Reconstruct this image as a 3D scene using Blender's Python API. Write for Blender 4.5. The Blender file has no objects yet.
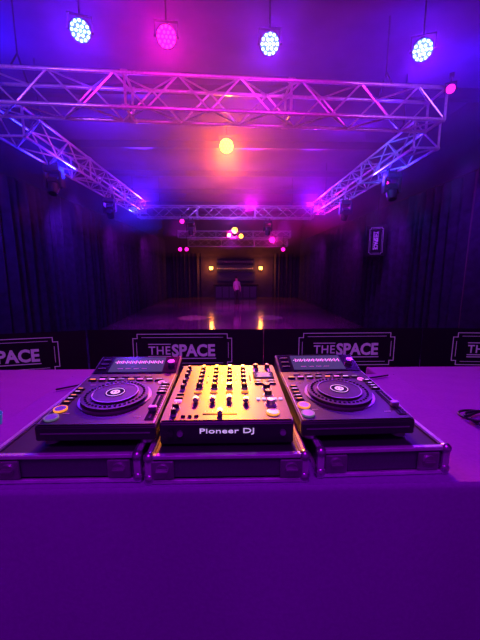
import bpy, bmesh, math, random
from mathutils import Vector, Matrix
random.seed(4)
scn = bpy.context.scene
scn.view_settings.view_transform = 'Standard'
scn.view_settings.look = 'None'

# ------------------------------------------------------------------ materials
def mat(name, base, rough=0.5, metal=0.0, emis=None, es=0.0, var=0.12, scale=30, bump=0.0, spec=0.5, sheen=0.0):
    m = bpy.data.materials.new(name); m.use_nodes = True
    nt = m.node_tree; b = nt.nodes['Principled BSDF']
    b.inputs['Roughness'].default_value = rough
    b.inputs['Metallic'].default_value = metal
    b.inputs['Specular IOR Level'].default_value = spec
    b.inputs['Sheen Weight'].default_value = sheen
    tc = nt.nodes.new('ShaderNodeTexCoord')
    n = nt.nodes.new('ShaderNodeTexNoise'); n.inputs['Scale'].default_value = scale
    n.inputs['Detail'].default_value = 4
    nt.links.new(tc.outputs['Object'], n.inputs['Vector'])
    r = nt.nodes.new('ShaderNodeValToRGB')
    r.color_ramp.elements[0].position = 0.3; r.color_ramp.elements[1].position = 0.7
    r.color_ramp.elements[0].color = tuple(c*(1-var) for c in base)+(1,)
    r.color_ramp.elements[1].color = tuple(min(1, c*(1+var)) for c in base)+(1,)
    nt.links.new(n.outputs['Fac'], r.inputs['Fac'])
    nt.links.new(r.outputs['Color'], b.inputs['Base Color'])
    if emis:
        b.inputs['Emission Color'].default_value = tuple(emis)+(1,)
        b.inputs['Emission Strength'].default_value = es
    if bump > 0:
        bp = nt.nodes.new('ShaderNodeBump'); bp.inputs['Strength'].default_value = bump
        bp.inputs['Distance'].default_value = 0.01
        nt.links.new(n.outputs['Fac'], bp.inputs['Height'])
        nt.links.new(bp.outputs['Normal'], b.inputs['Normal'])
    return m

M = {}
M['alu'] = mat('aluminium', (0.80,0.72,0.85), 0.3, 0.6)
M['black'] = mat('black_metal', (0.02,0.02,0.025), 0.45)
M['gloss'] = mat('gloss_black', (0.015,0.015,0.02), 0.12)
M['gear'] = mat('gear_faceplate', (0.075,0.055,0.062), 0.38, 0.9, scale=200, spec=0.5)
M['gearside'] = mat('gear_side', (0.015,0.012,0.02), 0.4)
M['knob'] = mat('rubber_knob', (0.015,0.015,0.02), 0.4)
M['silver'] = mat('silver_trim', (0.55,0.52,0.57), 0.3, 0.9)
M['white'] = mat('white_print', (0.6,0.55,0.62), 0.5)
M['laminate'] = mat('case_laminate', (0.075,0.055,0.10), 0.35, bump=0.1, scale=120)
M['jog'] = mat('jog_platter', (0.10,0.075,0.08), 0.34, 0.9)
M['screen'] = mat('lcd_screen', (0.02,0.02,0.03), 0.1, emis=(0.25,0.15,0.6), es=0.25)
M['led_o'] = mat('led_orange', (1,0.4,0.05), 0.4, emis=(1,0.35,0.03), es=0.9)
M['led_g'] = mat('led_green', (0.3,0.6,0.4), 0.4, emis=(0.3,0.5,0.3), es=0.15)
M['led_w'] = mat('led_white_print', (0.8,0.75,0.85), 0.4, emis=(0.8,0.6,1), es=0.55)
M['led_p'] = mat('led_pink', (1,0.3,0.7), 0.4, emis=(1,0.2,0.8), es=0.9)
M['bannervinyl'] = mat('banner_vinyl', (0.009,0.008,0.012), 0.6, scale=8, spec=0.3)
M['bannerprint'] = mat('banner_print_glow', (0.7,0.55,0.75), 0.5, emis=(0.5,0.25,0.75), es=0.10)  # print given a faint glow in place of light falling on it
M['L_white'] = mat('lamp_white', (1,1,1), emis=(0.20,0.50,1.0), es=7)
M['L_mag'] = mat('lamp_magenta', (1,0.2,0.8), emis=(1,0.012,0.38), es=7)
M['L_orange'] = mat('lamp_orange', (1,0.5,0.1), emis=(1,0.35,0.02), es=14)
M['L_blue'] = mat('lamp_blue', (0.2,0.3,1), emis=(0.04,0.12,1), es=4)
M['P_white'] = mat('lens_blue_white', (0.02,0.02,0.1), emis=(0.02,0.09,1.0), es=3.0)
M['P_mag'] = mat('lens_magenta', (0.1,0.0,0.03), emis=(1,0.0,0.36), es=2.5)
M['P_orange'] = mat('lens_orange', (0.3,0.2,0.1), emis=(1,0.28,0.0), es=6)
M['P_blue'] = mat('lens_blue', (0.02,0.02,0.1), emis=(0.0,0.03,1), es=1.5)
M['L_yel'] = mat('lamp_yellow', (1,0.7,0.2), emis=(1,0.50,0.08), es=5)
M['teal'] = mat('teal_plastic_glow', (0.05,0.3,0.5), 0.3, emis=(0.02,0.25,0.45), es=0.2)  # cup glows faintly by itself, standing in for an unidentified teal glow
M['skin'] = mat('skin', (0.55,0.35,0.27), 0.6)
M['cloth_l'] = mat('pale_shirt', (0.6,0.5,0.55), 0.8)
M['cloth_d'] = mat('dark_trousers', (0.03,0.03,0.04), 0.8)

# ------------------------------------------------------------------ builder
class B:
    def __init__(s): s.v=[]; s.f=[]; s.mi=[]; s.sm=[]; s.mats=[]; s.M=Matrix.Identity(4)
    def m(s, k):
        if k not in s.mats: s.mats.append(k)
        return s.mats.index(k)
    def add(s, vs, fs, k, smooth=False, X=None):
        T = s.M @ X if X is not None else s.M
        o=len(s.v); s.v += [tuple(T@Vector(p)) for p in vs]
        i=s.m(k)
        for f in fs: s.f.append([o+j for j in f]); s.mi.append(i); s.sm.append(smooth)
    def bm(s, bm, k, smooth=False, X=None):
        bm.verts.index_update()
        s.add([v.co.copy() for v in bm.verts], [[v.index for v in f.verts] for f in bm.faces], k, smooth, X)
        bm.free()
    def box(s, c, d, k, bev=0, X=None, top=None):
        bm=bmesh.new(); bmesh.ops.create_cube(bm, size=1)
        for v in bm.verts:
            v.co = Vector((v.co.x*d[0], v.co.y*d[1], v.co.z*d[2]))
        if bev: bmesh.ops.bevel(bm, geom=bm.edges[:], offset=bev, segments=2, affect='EDGES')
        s.bm(bm, k, False, Matrix.Translation(c) if X is None else X@Matrix.Translation(c))
    def prism(s, prof, x0, x1, k, bev=0):
        bm=bmesh.new()
        a=[bm.verts.new((x0,p[0],p[1])) for p in prof]; b=[bm.verts.new((x1,p[0],p[1])) for p in prof]
        n=len(prof)
        bm.faces.new(a[::-1]); bm.faces.new(b)
        for i in range(n): bm.faces.new((a[i],a[(i+1)%n],b[(i+1)%n],b[i]))
        bmesh.ops.recalc_face_normals(bm, faces=bm.faces[:])
        if bev: bmesh.ops.bevel(bm, geom=bm.edges[:], offset=bev, segments=2, affect='EDGES')
        s.bm(bm,k)
    def tube(s, p, q, r, k, n=8, r2=None, caps=True):
        p=Vector(p); q=Vector(q); d=(q-p); 
        if d.length<1e-6: return
        z=d.normalized(); x=z.orthogonal().normalized(); y=z.cross(x)
        r2 = r if r2 is None else r2
        vs=[]
        for (c,rr) in ((p,r),(q,r2)):
            for i in range(n):
                a=2*math.pi*i/n; vs.append(c+x*math.cos(a)*rr+y*math.sin(a)*rr)
        s.add(vs,[[i,(i+1)%n,n+(i+1)%n,n+i] for i in range(n)],k,n>6)
        if caps:
            s.add(vs,[list(range(n))[::-1],list(range(n,2*n))],k)
    def ring(s, c, r0, r1, h, k, n=40):
        vs=[]
        for (rr,zz) in ((r0,0),(r1,0),(r1,h),(r0,h)):
            for i in range(n):
                a=2*math.pi*i/n; vs.append((c[0]+rr*math.cos(a),c[1]+rr*math.sin(a),c[2]+zz))
        fs=[]
        for j in range(4):
            for i in range(n):
                a=j*n+i; b=j*n+(i+1)%n; c2=((j+1)%4)*n+(i+1)%n; d=((j+1)%4)*n+i
                fs.append([a,b,c2,d])
        s.add(vs,fs,k)
    def text(s, body, w, h, k, X, ext=0.002, bold=0.0, spacing=1.0):
        cu=bpy.data.curves.new('t','FONT'); cu.body=body; cu.size=1; cu.extrude=0.01; cu.offset=bold
        cu.space_character=spacing; cu.resolution_u=3
        ob=bpy.data.objects.new('t',cu); scn.collection.objects.link(ob)
        dg=bpy.context.evaluated_depsgraph_get()
        me=bpy.data.meshes.new_from_object(ob.evaluated_get(dg))
        xs=[v.co.x for v in me.vertices]; ys=[v.co.y for v in me.vertices]
        x0,x1,y0,y1=min(xs),max(xs),min(ys),max(ys)
        vs=[((v.co.x-(x0+x1)/2)/(x1-x0)*w,(v.co.y-(y0+y1)/2)/(y1-y0)*h,v.co.z/0.01*ext) for v in me.vertices]
        s.add(vs,[list(p.vertices) for p in me.polygons],k,False,X)
        bpy.data.objects.remove(ob); bpy.data.meshes.remove(me); bpy.data.curves.remove(cu)
    def obj(s, name, loc=(0,0,0), rz=0, parent=None):
        me=bpy.data.meshes.new(name); me.from_pydata(s.v,[],s.f)
        for k in s.mats: me.materials.append(M[k])
        for p,i,sm in zip(me.polygons,s.mi,s.sm): p.material_index=i; p.use_smooth=sm
        me.update()
        ob=bpy.data.objects.new(name,me); scn.collection.objects.link(ob)
        ob.location=loc; ob.rotation_euler=(0,0,rz)
        if parent: ob.parent=parent
        return ob

def light(name, kind, loc, color, energy, target=None, size=0.1, angle=60, blend=0.6, parent=None):
    l=bpy.data.lights.new(name,kind); l.color=color; l.energy=energy
    if kind=='AREA': l.size=size
    else: l.shadow_soft_size=size
    if kind=='SPOT': l.spot_size=math.radians(angle); l.spot_blend=blend
    ob=bpy.data.objects.new(name,l); scn.collection.objects.link(ob); ob.location=loc
    if target is not None:
        ob.rotation_euler=(Vector(target)-Vector(loc)).to_track_quat('-Z','Y').to_euler()
    if parent: 
        bpy.context.view_layer.update()
        ob.parent=parent; ob.matrix_parent_inverse=parent.matrix_world.inverted()
    return ob

CAM=Vector((0,0,1.5))
CEIL=5.3; DF=-0.8   # ceiling height, dance floor height (stage deck is z=0)
XL,XR=-5.3,5.5; YB=25.5

# ------------------------------------------------------------------ room shell
M['floorwood']=mat('dance_floor_lacquer',(0.055,0.035,0.045),0.16,scale=3,var=0.4,spec=0.8)
def plank(m):
    nt=m.node_tree; b=nt.nodes['Principled BSDF']
    tc=nt.nodes.new('ShaderNodeTexCoord'); br=nt.nodes.new('ShaderNodeTexBrick')
    br.inputs['Scale'].default_value=1.0; br.inputs['Brick Width'].default_value=1.2; br.inputs['Row Height'].default_value=1.2
    br.offset=0
    br.inputs['Mortar Size'].default_value=0.008
    br.inputs['Color1'].default_value=(0.22,0.12,0.19,1); br.inputs['Color2'].default_value=(0.13,0.07,0.12,1)
    br.inputs['Mortar'].default_value=(0.02,0.02,0.02,1)
    nt.links.new(tc.outputs['Object'],br.inputs['Vector']); nt.links.new(br.outputs['Color'],b.inputs['Base Color'])
    n=nt.nodes.new('ShaderNodeTexNoise'); n.inputs['Scale'].default_value=1.5; n.inputs['Detail'].default_value=5
    nt.links.new(tc.outputs['Object'],n.inputs['Vector'])
    mr=nt.nodes.new('ShaderNodeMapRange'); mr.inputs['To Min'].default_value=0.05; mr.inputs['To Max'].default_value=0.20
    nt.links.new(n.outputs['Fac'],mr.inputs['Value']); nt.links.new(mr.outputs['Result'],b.inputs['Roughness'])
    bp=nt.nodes.new('ShaderNodeBump'); bp.inputs['Strength'].default_value=0.12; bp.inputs['Distance'].default_value=0.01
    n2=nt.nodes.new('ShaderNodeTexNoise'); n2.inputs['Scale'].default_value=5; nt.links.new(tc.outputs['Object'],n2.inputs['Vector'])
    nt.links.new(n2.outputs['Fac'],bp.inputs['Height']); nt.links.new(bp.outputs['Normal'],b.inputs['Normal'])
plank(M['floorwood'])
M['ceil']=mat('haze_mottled_ceiling',(0.09,0.04,0.15),0.9,scale=0.6,var=0.6)  # large blotches put the look of uneven haze into the ceiling colour
M['wall']=mat('dark_wall',(0.05,0.03,0.08),0.9,scale=2,var=0.2)
M['stagefloor']=mat('stage_deck',(0.05,0.04,0.06),0.6,scale=10)
b=B(); b.box(((XL+XR)/2,(3.65+YB)/2,DF-0.05),(XR-XL,YB-3.65,0.1),'floorwood'); b.obj('floor')
b=B(); b.box(((XL+XR)/2,1.0,-0.05-0.375),(XR-XL-0.04,5.2,0.85),'stagefloor'); b.obj('stage_platform')
b=B(); b.box(((XL+XR)/2,(YB-1)/2,CEIL+0.05),(XR-XL+0.4,YB+1.4,0.1),'ceil'); b.obj('ceiling')
b=B(); b.box((XL-0.1,(YB-1)/2,(CEIL+DF)/2),(0.2,YB+1,CEIL-DF),'wall'); b.obj('wall_left')
b=B(); b.box((XR+0.1,(YB-1)/2,(CEIL+DF)/2),(0.2,YB+1,CEIL-DF),'wall'); b.obj('wall_right')
b=B(); b.box(((XL+XR)/2,YB+0.1,(CEIL+DF)/2),(XR-XL,0.2,CEIL-DF),'wall'); b.obj('wall_back')
b=B()
for y in [7.5,10.5,13.5,16.5,19.5,22.5]:
    b.box(((XL+XR)/2,y,CEIL-0.11),(XR-XL-0.05,0.16,0.2),'black')
b.obj('ceiling_beams')

# ------------------------------------------------------------------ curtains
M['curtain']=mat('velour_curtain',(0.045,0.03,0.065),0.8,scale=6,var=0.3,sheen=0.1)
def curtain(name,p,q,z0,z1,amp=0.105,wl=0.36):
    p=Vector(p);q=Vector(q);L=(q-p).length;d=(q-p)/L;nrm=Vector((-d.y,d.x))
    n=int(L/0.02); vs=[];fs=[]; ph=0
    rows=6
    for i in range(n+1):
        t=L*i/n; ph+=0.02*2*math.pi/wl*(1+0.25*math.sin(t*1.7)+0.2*math.sin(t*4.1))
        for j in range(rows+1):
            u=j/rows
            a=amp*(0.6+0.4*(1-u))*(math.sin(ph)+0.35*math.sin(ph*0.37+u*2))
            sft=0.03*math.sin(2*ph)
            c=p+d*(t+sft)+nrm*a; vs.append((c.x,c.y,z0+(z1-z0)*u))
    for i in range(n):
        for j in range(rows):
            a=i*(rows+1)+j; fs.append([a,a+rows+1,a+rows+2,a+1])
    b=B(); b.add(vs,fs,'curtain',True)
    b.tube((p.x,p.y,z1+0.02),(q.x,q.y,z1+0.02),0.025,'black')
    return b.obj(name)
curtain('stage_curtain',(XL+0.25,4.2),(XL+0.25,24.8),DF+0.01,3.55)
curtain('stage_curtain',(XR-0.25,4.2),(XR-0.25,24.8),DF+0.01,3.55)
curtain('stage_curtain',(XL+0.55,25.2),(-2.4,25.2),DF+0.01,2.6)
curtain('stage_curtain',(3.2,25.2),(XR-0.55,25.2),DF+0.01,2.6)

# ------------------------------------------------------------------ trusses
def truss(name,p,q,s=0.45,bay=0.45,r=0.026):
    p=Vector(p);q=Vector(q);L=(q-p).length;d=(q-p)/L
    side=Vector((d.y,-d.x,0)).normalized(); up=Vector((0,0,1)); h=s/2
    cs=[(-h,-h),(h,-h),(h,h),(-h,h)]
    b=B(); P=lambda t,c:p+d*t+side*c[0]+up*c[1]
    for c in cs: b.tube(P(0,c),P(L,c),r,'alu',10)
    n=max(2,round(L/bay)); st=L/n
    for k in range(4):
        a=cs[k];e=cs[(k+1)%4]
        for i in range(n):
            if (i+k)%2: b.tube(P(i*st,a),P((i+1)*st,e),r*0.58,'alu',6,caps=False)
            else: b.tube(P(i*st,e),P((i+1)*st,a),r*0.58,'alu',6,caps=False)
    for t in [0,L]+[L*i/3 for i in (1,2)]:
        for k in range(4): b.tube(P(t,cs[k]),P(t,cs[(k+1)%4]),r*0.8,'alu',6)
        for c in cs: b.tube(P(max(0,t-0.05),c),P(min(L,t+0.05),c),r*1.5,'alu',8)
    for t in (L*0.12,L*0.88):
        for c in (cs[2],cs[3]):
            top=P(t,(0,h)); b.tube(P(t,c),(top.x,top.y,top.z+0.3),0.012,'black',6)
        b.tube((top.x,top.y,top.z+0.3),(top.x,top.y,CEIL),0.01,'black',6)
    return b.obj(name)
truss('lighting_truss',(-3.95,5.2,4.03),(3.3,5.55,4.00))
truss('lighting_truss',(-3.62,5.75,3.86),(-3.62,13.3,3.86),bay=0.5)
truss('lighting_truss',(3.5,6.1,3.86),(3.5,13.3,3.86),bay=0.5)
truss('lighting_truss',(-3.8,13.75,3.76),(3.35,13.75,3.76),bay=0.5)
truss('lighting_truss',(-2.9,22,3.15),(3.7,22,3.15),bay=0.55)
truss('lighting_truss',(-2.9,18,3.3),(3.2,18,3.3),s=0.35,bay=0.5)
b=B(); b.tube((-3.5,4.5,4.88),(3.6,4.5,4.88),0.03,'black',12)
for x in (-2.8,0,2.8): b.tube((x,4.5,4.88),(x,4.5,CEIL),0.015,'black')
b.obj('lighting_pipe')

# ------------------------------------------------------------------ fixtures
def par(loc,target,lk,hang,r=0.12,name='led_par_light',col=(1,1,1),energy=0,angle=50,size=0.1):
    loc=Vector(loc); f=(Vector(target)-loc).normalized()
    R=f.to_track_quat('-Z','Y').to_matrix().to_4x4()
    b=B(); b.M=R
    b.tube((0,0,0.0),(0,0,0.10),r,'black',24); b.tube((0,0,0.10),(0,0,0.22),r,'black',24,r2=r*0.6)
    for i in range(5): b.ring((0,0,0.105+i*0.018),r*0.6,r*(0.98-i*0.06),0.006,'black',24)
    b.ring((0,0,-0.02),r*0.97,r*1.04,0.04,'black',32)
    b.tube((0,0,-0.002),(0,0,-0.006),r*0.96,lk.replace('L_','P_'),32)
    pts=[(0,0)]
    for k in (1,2):
        for i in range(6*k):
            a=2*math.pi*i/(6*k); pts.append((r*0.40*k*math.cos(a),r*0.40*k*math.sin(a)))
    for (x,y) in pts:
        b.tube((x,y,-0.014),(x,y,-0.004),r*0.14,lk,10)
    sx=Vector((R.col[0][0],R.col[0][1],0)).normalized()
    ang=math.atan2(sx.y,sx.x)
    b.M=Matrix.Rotation(ang,4,'Z')
    w=r*1.16
    for sgn in (-1,1):
        b.box((sgn*w,0.0,r*0.65),(0.008,0.03,r*1.5),'black')
        b.tube((sgn*w*0.9,0,0),(sgn*w*1.10,0,0),0.015,'black',10)
    b.box((0,0,r*1.4),(w*2+0.012,0.03,0.01),'black')
    if hang>0: b.tube((0,0,r*1.4),(0,0,hang),0.012,'black',8)
    b.box((0,0,max(r*1.4+0.03,hang-0.02)),(0.06,0.06,0.05),'black')
    o=b.obj(name,loc)
    if energy: light('lamp','SPOT',loc+f*0.05,col,energy,target,size,angle,0.8,parent=o)
    return o
MG=(1,0.005,0.42); BL=(0.02,0.03,1); OR=(1,0.22,0.006)
par((-1.85,4.5,4.38),(-0.6,0.3,1.2),'L_white',0.50,col=(0.12,0.01,1),energy=290,angle=70)
par((-0.80,4.5,4.33),(-0.3,0.3,1.2),'L_mag',0.55,col=MG,energy=250,angle=70)
par((0.485,4.5,4.27),(0.3,0.3,1.2),'L_white',0.61,col=(0.2,0.01,1),energy=220,angle=70)
par((2.43,4.5,4.23),(0.9,0.3,1.2),'L_white',0.65,col=(0.20,0.01,1),energy=290,angle=70)
par((-3.45,4.85,4.08),(-0.8,0.3,1.3),'L_white',0.20,r=0.07)
par((3.25,5.15,4.12),(0.8,0.3,1.3),'L_mag',0.20,r=0.06)
o=par((-0.13,9.0,4.65),(0,1.0,1.1),'L_orange',0.64,r=0.18,col=OR,energy=6500,angle=9,size=0.18)
light('halo_spot','SPOT',(-0.13,8.93,4.61),OR,1500,(0,1,1.1),0.12,64,1.0,parent=o)  # second, wide spot added to spread a halo around the orange lamp
par((-3.85,13.3,3.83),CAM,'L_blue',0.1,r=0.12,col=BL,energy=500,angle=80)
par((-2.0,13.4,3.35),CAM,'L_mag',0.25,r=0.09)
par((3.43,13.2,3.80),CAM,'L_mag',0.1,r=0.14,col=MG,energy=350,angle=80)
par((0.16,17.8,3.5),CAM,'L_orange',0.1,r=0.16)
par((0.5,17.8,3.2),CAM,'L_orange',0.2,r=0.12)
par((-0.15,17.8,3.25),CAM,'L_orange',0.2,r=0.1)
par((2.2,17.8,3.0),CAM,'L_mag',0.3,r=0.15,col=MG,energy=200,angle=80)
par((-2.8,17.8,2.5),CAM,'L_mag',0.7,r=0.10)
par((-2.45,17.8,2.5),CAM,'L_mag',0.7,r=0.10)
par((2.8,17.8,2.5),CAM,'L_mag',0.7,r=0.10)
par((3.45,7.4,3.35),(0,3,1),'L_mag',0.3,r=0.04)

def moving_head(loc,tilt,k):
    b=B()
    b.box((0,0,-0.06),(0.32,0.24,0.12),'black',0.015)
    for s in (-1,1): b.box((s*0.16,0,-0.26),(0.05,0.16,0.32),'black',0.012)
    X=Matrix.Translation((0,0,-0.36))@Matrix.Rotation(tilt,4,'X')
    b.M=X
    b.box((0,0,0.04),(0.25,0.22,0.16),'black',0.03)
    b.tube((0,0,-0.04),(0,0,-0.22),0.11,'black',20,r2=0.09)
    b.tube((0,0,-0.225),(0,0,-0.21),0.07,k,20)
    b.M=Matrix.Identity(4)
    for s in (-1,1): b.tube((s*0.08,0,0),(s*0.08,0,0.10),0.015,'black')
    return b.obj('moving_head_light',loc)
moving_head((-3.62,7.0,3.54),-0.5,'gloss')
moving_head((-3.62,10.0,3.54),0.4,'L_blue')
moving_head((3.5,7.3,3.54),-0.4,'gloss')
moving_head((3.5,10.2,3.54),0.5,'L_mag')
moving_head((-1.7,13.75,3.43),0.3,'L_mag')
moving_head((1.5,13.75,3.43),0.3,'gloss')

# ------------------------------------------------------------------ back of room
def sconce(x):
    b=B()
    b.box((0,0.05,0),(0.16,0.04,0.3),'black',0.01)
    b.tube((0,-0.05,-0.11),(0,-0.05,0.13),0.12,'L_yel',16,r2=0.16)
    b.tube((0,-0.05,-0.15),(0,-0.05,-0.11),0.05,'black',12)
    b.obj('wall_sconce',(x,YB-0.13,1.47))
    light('sconce_lamp','POINT',(x,YB-0.55,1.5),(1,0.22,0.03),60,size=0.12)
sconce(-1.62); sconce(2.25)
b=B()
b.box((0,0,0.5),(3.2,0.6,1.0),'black',0.02); b.box((0,-0.05,1.03),(3.4,0.75,0.06),'gloss',0.01)
for i in range(6): b.box((-1.3+i*0.52,-0.31,0.5),(0.44,0.03,0.8),'laminate',0.01)
b.obj('bar_counter',(0.3,24.4,DF))
b=B()
b.box((0,0,1.5),(3.0,0.3,0.05),'black'); b.box((0,0,1.0),(3.0,0.3,0.05),'black'); b.box((0,0.12,1.1),(3.0,0.04,1.6),'black')
for i in range(16):
    for z in (1.02,1.53):
        x=-1.4+i*0.18+random.uniform(-0.03,0.03)
        b.tube((x,0,z),(x,0,z+0.2),0.035,'gloss',8); b.tube((x,0,z+0.2),(x,0,z+0.28),0.015,'silver',8)
b.obj('bottle_shelf',(0.3,25.3,0.2))
R90=Matrix.Rotation(math.radians(90),4,'X')

def person(loc,h=1.72):
    P=[(0,0,.93),(0,0,1.15),(0,0,1.38),(0,0,1.50),(0,-.01,1.60),(0,-.01,1.68),
       (-.17,0,1.40),(-.22,-.02,1.12),(-.20,-.14,.92),(-.19,-.18,.85),
       (.17,0,1.40),(.24,.0,1.13),(.22,-.08,.88),(.21,-.10,.80),
       (-.09,0,.88),(-.11,-.03,.50),(-.12,.02,.09),(-.13,-.14,.03),
       (.09,0,.88),(.12,-.08,.50),(.13,.0,.09),(.14,-.15,.03)]
    E=[(0,1),(1,2),(2,3),(3,4),(4,5),(2,6),(6,7),(7,8),(8,9),(2,10),(10,11),(11,12),(12,13),(0,14),(14,15),(15,16),(16,17),(0,18),(18,19),(19,20),(20,21)]
    Rr=[.14,.125,.15,.055,.09,.08,.06,.045,.035,.03,.06,.045,.035,.03,.09,.065,.045,.035,.09,.065,.045,.035]
    me=bpy.data.meshes.new('person'); me.from_pydata(P,E,[])
    ob=bpy.data.objects.new('person',me); scn.collection.objects.link(ob)
    md=ob.modifiers.new('skin','SKIN')
    bm=bmesh.new(); bm.from_mesh(me); lay=bm.verts.layers.skin.verify()
    for i,v in enumerate(bm.verts): v[lay].radius=(Rr[i],Rr[i]*0.8); v[lay].use_root=(i==0)
    bm.to_mesh(me); bm.free()
    ob.modifiers.new('sub','SUBSURF').levels=2; ob.modifiers[-1].render_levels=2
    dg=bpy.context.evaluated_depsgraph_get(); m2=bpy.data.meshes.new_from_object(ob.evaluated_get(dg))
    for k in ('cloth_l','cloth_d','skin'): m2.materials.append(M[k])
    for p in m2.polygons:
        z=p.center.z; p.use_smooth=True
        p.material_index = 2 if z>1.47 or (abs(p.center.x)>.16 and z<1.15 and z>.7) else (0 if z>.93 else 1)
    ob.modifiers.clear(); ob.data=m2
    b=B(); bm=bmesh.new(); bmesh.ops.create_uvsphere(bm,u_segments=16,v_segments=10,radius=0.1)
    for v in bm.verts: v.co=Vector((v.co.x*.95,v.co.y*1.05+.02,v.co.z*1.0+1.69))
    b.bm(bm,'black',True); b.obj('hair',parent=ob)
    ob.location=loc; ob.rotation_euler=(0,0,0.4)
    return ob
person((0.3,20.5,DF))

# ------------------------------------------------------------------ barrier banners
def deco(b,cx,cz,w=1.0,h=0.34,y=-0.012,k='bannerprint'):
    def line(x0,z0,x1,z1,t=0.0065):
        b.box((cx+(x0+x1)/2,y,cz+(z0+z1)/2),(abs(x1-x0)+t,0.004,abs(z1-z0)+t),k)
    W=w/2;H=h/2; s=0.045
    pts=[(-W+s,H),(W-s,H),(W-s,H-s),(W,H-s),(W,-H+s),(W-s,-H+s),(W-s,-H),(-W+s,-H),(-W+s,-H+s),(-W,-H+s),(-W,H-s),(-W+s,H-s)]
    for i in range(12):
        a=pts[i];c=pts[(i+1)%12]; line(a[0],a[1],c[0],c[1])
    for (zz,ww) in ((H-0.035,W-0.09),(-H+0.035,W-0.09)): line(-ww,zz,ww,zz,0.004)
    for sg in (-1,1): line(sg*(W-0.035),-H+0.09,sg*(W-0.035),H-0.09,0.004)
    X=lambda dx,dz:Matrix.Translation((cx+dx*w,y-0.002,cz+dz))@R90
    b.text('THE',0.22*w,0.085,k,X(-0.235,0.0),bold=0.01,spacing=1.1)
    b.text('SPACE',0.44*w,0.13,k,X(0.11,0.0),bold=0.035)
    line(-0.345*w,0.065,-0.125*w,0.065,0.008); line(-0.345*w,-0.062,-0.125*w,-0.062,0.008)
    line(-0.345*w,-0.085,0.335*w,-0.085,0.008)
def banner(x0,y0,x1,y1,off=0.0,name='barrier_banner',zc=0.67):
    L=math.hypot(x1-x0,y1-y0); a=math.atan2(y1-y0,x1-x0)
    b=B()
    n=24; vs=[];fs=[]
    for i in range(n+1):
        t=-L/2+0.002+(L-0.004)*i/n
        for j in range(5):
            z=0.22+0.665*j/4
            vs.append((t,0.004*math.sin(t*9+j)*(1 if 0<j<4 else 0),z))
    for i in range(n):
        for j in range(4):
            q=i*5+j; fs.append([q,q+5,q+6,q+1])
    b.add(vs,fs,'bannervinyl',True)
    b.tube((-L/2+.04,.03,.855),(L/2-.04,.03,.855),0.02,'bannervinyl'); b.tube((-L/2+.04,.03,.15),(L/2-.04,.03,.15),0.02,'bannervinyl')
    for s in (-1,1):
        b.tube((s*(L/2-.05),.03,.0),(s*(L/2-.05),.03,.865),0.02,'bannervinyl')
        b.box((s*(L/2-.10),.03,.012),(.1,.45,.024),'black')
    deco(b,off,zc)
    b.obj(name,((x0+x1)/2,(y0+y1)/2,0),a)
banner(-1.46,3.2,0.32,3.2,off=0.065)
banner(0.322,3.2,1.98,3.22,off=0.035)
banner(-3.2,2.80,-1.465,3.18,off=0.13,zc=0.66)
banner(1.985,3.22,3.7,3.1,off=-0.05)

b=B(); b.box((0,0,0),(0.62,0.03,1.0),'bannervinyl',0.01)
b.M=Matrix.Rotation(math.radians(90),4,'Y')@Matrix.Identity(4)
deco(b,0,0,0.85,0.42,y=-0.02)
b.M=Matrix.Identity(4)
b.tube((0,0,0.5),(0,0,1.4),0.01,'black')
b.obj('hanging_logo_banner',(4.75,10.7,2.38),math.radians(-35))

# ------------------------------------------------------------------ draped table
M['cloth']=mat('purple_tablecloth',(0.29,0.04,0.40),0.8,scale=90,var=0.06,bump=0.08,spec=0.15)
def cloth_table(name,x0,x1,y0,y1,ztop,k='cloth',corner=0.03):
    b=B()
    path=[];step=0.02
    def seg(a,c,nrm):
        L=math.dist(a,c);n=max(2,int(L/step))
        for i in range(n):
            t=i/n; path.append((a[0]+(c[0]-a[0])*t,a[1]+(c[1]-a[1])*t,nrm))
    seg((x0,y0),(x1,y0),(0,-1)); seg((x1,y0),(x1,y1),(1,0)); seg((x1,y1),(x0,y1),(0,1)); seg((x0,y1),(x0,y0),(-1,0))
    N=len(path); rows=[0,0.004,0.012,0.03,0.1,0.2,0.32,0.45,0.6,0.8,1.0]
    vs=[];fs=[]
    cx,cy=(x0+x1)/2,(y0+y1)/2
    for r,u in enumerate(rows):
        for i,(px,py,nr) in enumerate(path):
            s=i*step
            amp=0.024*u*(math.sin(s*7+u)+0.6*math.sin(s*15+1-u)+0.5*math.sin(s*3.1))+0.03*u
            if u==0: off=-0.008; z=ztop
            elif r==1: off=-0.002; z=ztop-0.002
            else: off=amp; z=ztop-0.004-(ztop-0.02)*u
            vs.append((px+nr[0]*off,py+nr[1]*off,z))
    for r in range(len(rows)-1):
        for i in range(N):
            a=r*N+i;c=r*N+(i+1)%N; fs.append([c,a,a+N,c+N])
    b.add(vs,fs,k,True)
    nx,ny=60,40; tv=[];tf=[]
    for i in range(nx+1):
        for j in range(ny+1):
            x=x0+0.006+(x1-x0-0.012)*i/nx; y=y0+0.006+(y1-y0-0.012)*j/ny
            e=min(i,j,nx-i,ny-j); w=min(1,e/3)
            tv.append((x,y,ztop-w*0.0014*abs(math.sin(x*23+y*9)+math.sin(y*31-x*11))))
    for i in range(nx):
        for j in range(ny):
            a=i*(ny+1)+j; tf.append([a,a+ny+1,a+ny+2,a+1])
    b.add(tv,tf,k,True)
    for sx in (x0+0.06,x1-0.06):
        for sy in (y0+0.06,y1-0.06): b.tube((sx,sy,0),(sx,sy,ztop-0.03),0.02,'silver')
    b.box((cx,cy,ztop-0.03),(x1-x0-0.05,y1-y0-0.05,0.03),'black')
    return b.obj(name)
TT=0.95
cloth_table('draped_table',-0.83,0.85,0.735,1.60,TT)
cloth_table('side_table',0.99,2.3,1.0,2.25,0.78)
cloth_table('side_table',-2.3,-0.97,1.0,2.25,0.78)

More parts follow.
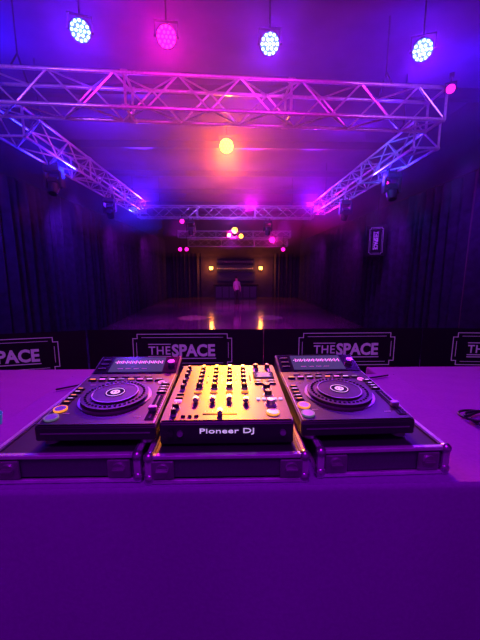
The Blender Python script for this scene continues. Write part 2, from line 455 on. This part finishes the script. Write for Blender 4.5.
# ------------------------------------------------------------------ flight cases
CH=0.078
def case(w,d,loc,rz,latch):
    b=B(); h=CH
    b.box((0,d/2,0.008),(w,d,0.016),'laminate'); t=0.012
    b.box((0,t/2,h/2),(w,t,h),'laminate'); b.box((0,d-t/2,h/2),(w,t,h),'laminate')
    b.box((-w/2+t/2,d/2,h/2),(t,d,h),'laminate'); b.box((w/2-t/2,d/2,h/2),(t,d,h),'laminate')
    b.box((0,d/2,h-0.016),(w-0.02,d-0.02,0.02),'black')
    e=0.011
    for z in (0.006,h-0.004):
        b.box((0,0.0,z),(w+0.004,e*1.3,e),'alu',0.002); b.box((0,d,z),(w+0.004,e*1.3,e),'alu',0.002)
        for s in (-1,1): b.box((s*w/2,d/2,z),(e*1.3,d+0.004,e),'alu',0.002)
    for sx in (-1,1):
        for y in (0,d):
            b.box((sx*w/2,y,h/2),(e*1.6,e*1.6,h),'alu',0.002)
            for z in (0.0155,h-0.006):
                bm=bmesh.new(); bmesh.ops.create_uvsphere(bm,u_segments=12,v_segments=8,radius=0.0145)
                b.bm(bm,'silver',True,Matrix.Translation((sx*w/2,y,z)))
    for x in latch:
        b.box((x,-0.007,h*0.52),(0.058,0.006,0.05),'silver',0.002)
        b.tube((x,-0.010,h*0.52),(x,-0.014,h*0.52),0.017,'silver',16)
        b.box((x,-0.017,h*0.52),(0.03,0.006,0.006),'silver',0.001)
    return b.obj('flight_case',loc,rz)
case(0.372,0.60,(-0.432,0.765,TT+0.001),0,[0.14,-0.14])
case(0.400,0.60,(-0.014,0.755,TT+0.001),0,[-0.165,0.165])
case(0.340,0.60,(0.402,0.775,TT+0.001),math.radians(1.5),[-0.13,0.12])
GZ=TT+CH+0.003

# ------------------------------------------------------------------ media players
def player(loc,rz):
    w,d=0.318,0.47; b=B(); zf,zb=0.058,0.088
    f0=0.014
    b.prism([(0,f0),(0,zf-0.006),(0.006,zf),(d*0.74,zf+(zb-zf)*0.74),(d*0.99,zb+0.028),(d,zb+0.022),(d,f0)],-w/2,w/2,'gearside',0.003)
    sl=(zb-zf)/d; A=math.atan(sl)
    T=Matrix.Translation((0,0,zf+0.0008))@Matrix.Rotation(A,4,'X'); b.M=T
    b.box((0,d*0.37,0.0),(w-0.012,d*0.725,0.002),'gear')
    for s in (-1,1): b.box((s*(w/2-0.005),d*0.37,0.0012),(0.002,d*0.72,0.002),'silver')
    jx,jy=0.0,0.158
    b.ring((jx,jy,0.0),0.100,0.108,0.004,'silver',64)
    b.ring((jx,jy,0.0),0.070,0.100,0.014,'jog',64)
    for i in range(40):
        a=2*math.pi*i/40; b.tube((jx+.086*math.cos(a),jy+.086*math.sin(a),.013),(jx+.086*math.cos(a),jy+.086*math.sin(a),.0155),.0042,'gloss',8)
    b.tube((jx,jy,0),(jx,jy,0.018),0.071,'jog',48)
    b.ring((jx,jy,0.017),0.066,0.069,0.0025,'silver',48)
    b.tube((jx,jy,0.018),(jx,jy,0.0195),0.030,'gloss',32); b.ring((jx,jy,0.019),0.026,0.028,0.0012,'led_w',32)
    b.ring((jx,jy,0.019),0.008,0.014,0.0014,'led_w',24); b.box((jx,jy,0.0196),(0.006,0.03,0.001),'led_w')
    for (y,k) in ((0.035,'led_g'),(0.083,'led_o')):
        b.ring((-0.132,y,0),0.016,0.0185,0.006,k,28); b.tube((-0.132,y,0),(-0.132,y,0.006),0.0155,'silver',24)
    for i,y in enumerate((0.125,0.147,0.169,0.195,0.217)):
        b.box((-0.135,y,0.003),(0.026,0.011,0.006),'knob',0.001); b.box((-0.135,y,0.0062),(0.014,0.003,0.001),'led_w' if i%2 else 'led_o')
    b.box((0.136,0.095,0.001),(0.024,0.15,0.003),'gloss'); b.box((0.136,0.095,0.003),(0.004,0.135,0.002),'black')
    b.box((0.136,0.07,0.010),(0.022,0.016,0.014),'silver',0.002)
    for i in range(11): b.box((0.1515,0.028+i*0.0134,0.0015),(0.005,0.001,0.001),'white')
    for i,y in enumerate((0.19,0.21,0.23,0.255)):
        b.box((0.135,y,0.003),(0.03,0.012,0.006),'knob',0.001); b.box((0.135,y,0.0062),(0.012,0.003,0.001),'led_w')
    b.ring((0.118,0.268,0),0.008,0.011,0.004,'led_p',20)
    for i in range(8):
        b.box((-0.126+i*0.033,0.29,0.003),(0.026,0.014,0.006),'knob',0.001)
        b.box((-0.126+i*0.033,0.29,0.0063),(0.018,0.006,0.001),('led_o','led_p','led_w','led_g')[i%4])
    for i in range(5):
        b.box((-0.10+i*0.04,0.318,0.002),(0.026,0.007,0.004),'knob',0.001); b.box((-0.10+i*0.04,0.327,0.001),(0.02,0.002,0.001),'white')
    for x in (-0.06,0.05,0.0): b.box((x,0.272,0.001),(0.03,0.0022,0.001),'white')
    for x,y in ((-0.105,0.06),(-0.108,0.25),(0.10,0.04),(0.105,0.285)): b.box((x,y,0.0015),(0.018,0.002,0.001),'white')
    y0=d*0.745; z0=zf+(zb-zf)*0.745; y1=d*0.985; z1=zb+0.026
    A2=math.atan2(z1-z0,y1-y0)
    b.M=Matrix.Translation((0,y0,z0+0.001))@Matrix.Rotation(A2,4,'X'); L=math.hypot(y1-y0,z1-z0)
    b.box((0.0,L/2,0.0),(w-0.012,L-0.004,0.003),'gloss',0.001)
    b.box((0.0,L/2,0.002),(0.20,L-0.022,0.002),'screen')
    for i in range(26): b.box((-0.09+i*0.0072,L*0.62,0.0032),(0.0035,0.006+0.016*abs(math.sin(i*1.3)),0.0006),'led_p' if i%3 else 'led_w')
    for i in range(4): b.box((-0.06+i*0.03,L*0.25,0.0032),(0.02,0.004,0.0006),'white')
    b.tube((0.128,L*0.5,0),(0.128,L*0.5,0.016),0.013,'silver',24)
    for i in range(3): b.box((-0.128,L*(0.25+0.25*i),0.003),(0.03,0.009,0.005),'knob',0.001)
    b.M=Matrix.Identity(4)
    for sx in (-1,1):
        for y in (0.03,d-0.04):
            b.tube((sx*(w/2-0.03),y,0),(sx*(w/2-0.03),y,0.016),0.02,'silver',20)
    b.box((0,-0.0005,0.036),(w-0.03,0.003,0.003),'silver')
    return b.obj('dj_media_player',loc,rz)
player((-0.364,0.80,GZ),0)
player((0.346,0.812,GZ),math.radians(1.5))

# ------------------------------------------------------------------ mixer
def mixer(loc):
    w,d=0.358,0.44; h=0.066; hb=0.082; b=B()
    b.prism([(0,0.0),(-0.002,h-0.006),(0.004,h),(d,hb),(d,0.0)],-w/2,w/2,'gearside',0.003)
    b.text('Pioneer DJ',0.145,0.018,'led_w',Matrix.Translation((0.0,-0.004,0.038))@R90,ext=0.001,bold=0.0)
    for x,k in ((-0.15,'knob'),(-0.125,'silver'),(0.15,'silver')):
        b.tube((x,-0.001,0.034),(x,-0.008,0.034),0.008,k,16)
    b.M=Matrix.Translation((0,0,h+0.0008))@Matrix.Rotation(math.atan((hb-h)/d),4,'X')
    b.box((0,d/2,0),(w-0.008,d-0.008,0.002),'gear')
    def knob(x,y,r=0.0085,k='knob'):
        b.ring((x,y,0.0008),r*1.25,r*1.4,0.0008,'white',20)
        b.tube((x,y,0.001),(x,y,0.006),r*1.12,'silver',20); b.tube((x,y,0.006),(x,y,0.019),r,k,20,r2=r*0.85)
        a=random.uniform(-0.6,0.6); b.box((x+math.sin(a)*r*0.4,y+math.cos(a)*r*0.4,0.0192),(0.0018,r*0.8,0.001),'led_w')
    cols=[-0.095,-0.045,0.005,0.055]
    for c in cols:
        b.tube((c,0.405,0.001),(c,0.405,0.013),0.007,'silver',16)
        for y in (0.370,0.330,0.292,0.254): knob(c,y)
        knob(c,0.212,0.010,'gloss')
        b.box((c,0.180,0.003),(0.024,0.011,0.006),'led_o',0.001)
        b.box((c,0.115,0.0008),(0.006,0.085,0.002),'gloss')
        for i in range(9): b.box((c-0.011,0.078+i*0.0095,0.001),(0.005,0.001,0.001),'white'); b.box((c+0.011,0.078+i*0.0095,0.001),(0.005,0.001,0.001),'white')
        b.box((c,0.085+random.uniform(0,0.05),0.010),(0.016,0.022,0.015),'silver',0.003)
        for i in range(10): b.box((c+0.0225,0.255+i*0.011,0.001),(0.005,0.006,0.0012),'led_g' if i<6 and random.random()<.7 else ('led_o' if i>6 else 'gloss'))
    b.box((-0.02,0.035,0.0008),(0.095,0.006,0.002),'gloss'); b.box((-0.02,0.035,0.010),(0.014,0.026,0.016),'silver',0.003)
    for i in range(9): b.box((-0.062+i*0.0105,0.052,0.001),(0.001,0.006,0.001),'white')
    for i in range(3): b.box((-0.12+i*0.018,0.025,0.003),(0.011,0.008,0.006),'knob',0.001)
    for y in (0.385,0.345,0.305,0.25,0.205): knob(-0.148,y,0.0075)
    for y in (0.165,0.14,0.115): b.box((-0.148,y,0.003),(0.022,0.011,0.006),'led_p' if y<.12 else 'knob',0.001)
    knob(-0.148,0.07,0.010); knob(-0.148,0.035,0.0075)
    b.box((0.128,0.325,0.002),(0.075,0.060,0.003),'gloss',0.001); b.box((0.128,0.325,0.004),(0.064,0.048,0.001),'screen')
    for i in range(4): b.box((0.128,0.309+i*0.011,0.0048),(0.05-0.008*(i%2),0.003,0.0006),'led_w')
    for i in range(12): b.box((0.098+0.055*(i%2)+0.0,0.39-0.012*(i//2)*0.4,0.002),(0.004,0.004,0.003),'led_p')
    knob(0.105,0.40,0.010); knob(0.15,0.40,0.010)
    for i in range(4):
        b.box((0.107+0.042*(i%2),0.268-0.02*(i//2),0.003),(0.03,0.011,0.006),'knob',0.001); b.box((0.107+0.042*(i%2),0.268-0.02*(i//2),0.0063),(0.015,0.003,0.001),'led_w')
    knob(0.128,0.205,0.012); knob(0.128,0.155,0.012); 
    for i in range(5): b.box((0.094+i*0.017,0.125,0.003),(0.012,0.008,0.005),'led_w' if i!=2 else 'led_o',0.001)
    knob(0.128,0.092,0.014,'silver')
    b.ring((0.128,0.040,0),0.016,0.019,0.005,'led_o',28); b.tube((0.128,0.040,0),(0.128,0.040,0.006),0.0155,'silver',24)
    for c in cols+[-0.148]:
        for y in (0.350,0.311,0.273,0.234,0.193): b.box((c,y,0.001),(0.02,0.0018,0.001),'white')
    b.M=Matrix.Identity(4)
    return b.obj('dj_mixer',loc)
mixer((-0.015,0.80,GZ))

# ------------------------------------------------------------------ small items
def cable(name,pts,r=0.006,k='black'):
    cu=bpy.data.curves.new(name,'CURVE'); cu.dimensions='3D'; cu.bevel_depth=r; cu.bevel_resolution=3
    sp=cu.splines.new('NURBS'); sp.points.add(len(pts)-1); sp.use_endpoint_u=True; sp.order_u=4
    for p,q in zip(sp.points,pts): p.co=(*q,1)
    cu.materials.append(M[k]); ob=bpy.data.objects.new(name,cu); scn.collection.objects.link(ob); return ob
pts=[]
for i in range(30):
    a=i*0.55; r=0.08+0.025*math.sin(i*0.9)
    pts.append((1.20+r*1.3*math.cos(a),1.38+r*math.sin(a),0.790+0.0009*i))
pts+= [(1.35,1.55,0.79),(1.6,1.5,0.788),(1.9,1.7,0.788),(2.2,2.0,0.788)]
cable('coiled_cable',pts,0.006)
cable('power_cable',[(0.20,1.42,0.958),(0.30,1.50,0.958),(0.55,1.47,0.957),(0.70,1.52,0.957),(0.80,1.56,0.956)],0.004)
cable('power_cable',[(-0.25,1.42,0.958),(-0.33,1.5,0.958),(-0.5,1.46,0.957),(-0.62,1.53,0.957),(-0.80,1.40,0.957)],0.004)
b=B()
prof=[(0.030,0),(0.034,0.01),(0.040,0.06),(0.045,0.10),(0.046,0.103),(0.043,0.103),(0.037,0.06),(0.030,0.008)]
n=28; vs=[];fs=[]
for (r,z) in prof:
    for i in range(n): a=2*math.pi*i/n; vs.append((r*math.cos(a),r*math.sin(a),z))
for j in range(len(prof)-1):
    for i in range(n): fs.append([j*n+i,j*n+(i+1)%n,(j+1)*n+(i+1)%n,(j+1)*n+i])
fs.append(list(range(n))[::-1]); fs.append([7*n+i for i in range(n)])
b.add(vs,fs,'teal',True); b.obj('plastic_cup',(-1.03,1.30,0.782))

# ------------------------------------------------------------------ haze (smoke layer hanging in the upper air)
def haze():
    m=bpy.data.materials.new('stage_haze'); m.use_nodes=True; nt=m.node_tree; nt.nodes.clear()
    o=nt.nodes.new('ShaderNodeOutputMaterial'); s=nt.nodes.new('ShaderNodeVolumeScatter')
    s.inputs['Density'].default_value=0.05; s.inputs['Anisotropy'].default_value=0.5; s.inputs['Color'].default_value=(0.8,0.42,1.0,1)  # purple of the stage lights is put into the scatter colour
    nt.links.new(s.outputs[0],o.inputs['Volume']); M['haze']=m
    b=B(); b.prism([(2.4,2.9),(YB-0.01,2.3),(YB-0.01,CEIL-0.01),(2.4,CEIL-0.01)],XL+0.01,XR-0.01,'haze'); b.obj('haze')
haze()

# ------------------------------------------------------------------ lighting
w=bpy.data.worlds.new('World'); scn.world=w; w.use_nodes=True
w.node_tree.nodes['Background'].inputs[0].default_value=(0.25,0.002,0.60,1)
w.node_tree.nodes['Background'].inputs[1].default_value=0.36
for (x,y,c,e) in ((-4.2,5.3,(0.006,0.006,1),520),(-2.0,5.3,(0.03,0.006,1),110),(0.3,5.4,(0.22,0.003,0.8),30),(2.6,5.6,(0.02,0.008,1),170),(4.4,6,(0.015,0.008,1),300),
                  (-3.6,9,(0.10,0.006,0.9),220),(0.5,8,(0.5,0.004,0.65),180),(3.5,9,(0.14,0.006,0.9),200),(-2,13.7,(0.38,0.004,0.7),240),(2,13.7,(0.38,0.004,0.7),240)):
    light('ceiling_fill','SPOT',(x,y,4.3),c,e,(x*1.02,y+0.8,CEIL),0.2,150,1.0)  # added spots without fixtures, colour the ceiling behind the trusses
for (p,c,e,t) in (((-3.3,12.9,3.9),(0.08,0.006,1),1400,(-2.2,3,4.5)),((0.8,13.4,3.9),(0.6,0.004,0.6),1000,(0,3,4.6)),((3.0,12.9,3.9),(0.16,0.006,0.95),1200,(2.2,3,4.5)),
                  ((-3.4,7.5,3.5),(0.010,0.012,1),800,(-4.0,3,4.5)),((3.3,7.8,3.5),(0.04,0.012,1),600,(4,3,4.2))):
    light('haze_fill','SPOT',p,c,e,t,0.1,60,1.0)  # added spots without fixtures, there to brighten the upper haze
for (x,c,e) in ((-3,(0.30,0.07,1),320),(-0.8,(0.95,0.01,0.6),320),(1.2,(0.85,0.01,0.75),320),(3.2,(0.30,0.08,1),350)):
    light('truss_fill','SPOT',(x,2.2,3.6),c,e,(x*1.0,5.6,4.1),0.08,62,0.8)  # added front fill without fixtures, brightens the front truss
for (x,y,c,e) in ((-2.3,6.2,(0.7,0.05,0.7),190),(-2.3,9.5,(0.7,0.05,0.7),190),(2.3,6.5,(0.05,0.12,1),280),(2.3,9.5,(0.05,0.12,1),240)):
    light('truss_fill','SPOT',(x,y,3.2),c,e,(math.copysign(3.6,x),y+1.3,3.9),0.08,76,0.8)  # added fill without fixtures for the side trusses
light('truss_fill','SPOT',(0,10.5,3.0),(0.30,0.08,1),650,(0,13.7,3.8),0.08,100,0.8)  # added fill without a fixture for the rear truss
for (x,y,c,e) in ((-4.2,5.5,(0.06,0.01,1),240),(-4.2,9,(0.12,0.01,1),220),(-4.2,13,(0.28,0.008,0.85),180),(-4.2,18,(0.4,0.008,0.7),150),(4.3,6.0,(0.18,0.01,0.95),150),(4.3,9.5,(0.28,0.01,0.85),150),(4.3,13,(0.4,0.008,0.7),140),(4.3,18,(0.45,0.008,0.7),130)):
    light('curtain_fill','SPOT',(x,y,3.4),c,e,(math.copysign(5.1,x),y+2.4,0.6),0.08,110,0.9)  # added fill without fixtures, brings out the curtain folds
light('dance_fill','SPOT',(0,17.6,3.4),(1,0.01,0.45),420,(0.2,22,0),0.2,120,0.9)  # added fill without a fixture, brightens the far end of the floor
for (x,y,c,e) in ((-1.5,13.3,(0.9,0.10,0.7),1100),(1.4,13.3,(0.6,0.08,0.9),900)):
    light('floor_spot_fill','SPOT',(x,y,3.3),c,e,(x*1.2,y+1.5,DF),0.06,20,0.3)
for (x,y) in ((-2,12),(2,12),(0,17)):
    light('floor_spot_fill','SPOT',(x,y,3.3),(0.5,0.008,0.75),600,(x*0.8,y+1,DF),0.2,95,1.0)  # wide fill added without fixtures to brighten the dance floor
light('stage_fill','AREA',(0,-1.0,4.6),(0.44,0.003,0.90),95,(0,1.2,0.6),1.2)  # added unseen fill above and behind the camera, lights the table front

# ------------------------------------------------------------------ camera
c=bpy.data.cameras.new('camera'); c.lens=18; c.sensor_width=36; c.clip_start=0.02
co=bpy.data.objects.new('camera',c); scn.collection.objects.link(co)
co.location=CAM; co.rotation_euler=(math.radians(90-9.23),0,math.radians(-1.43))
scn.camera=co
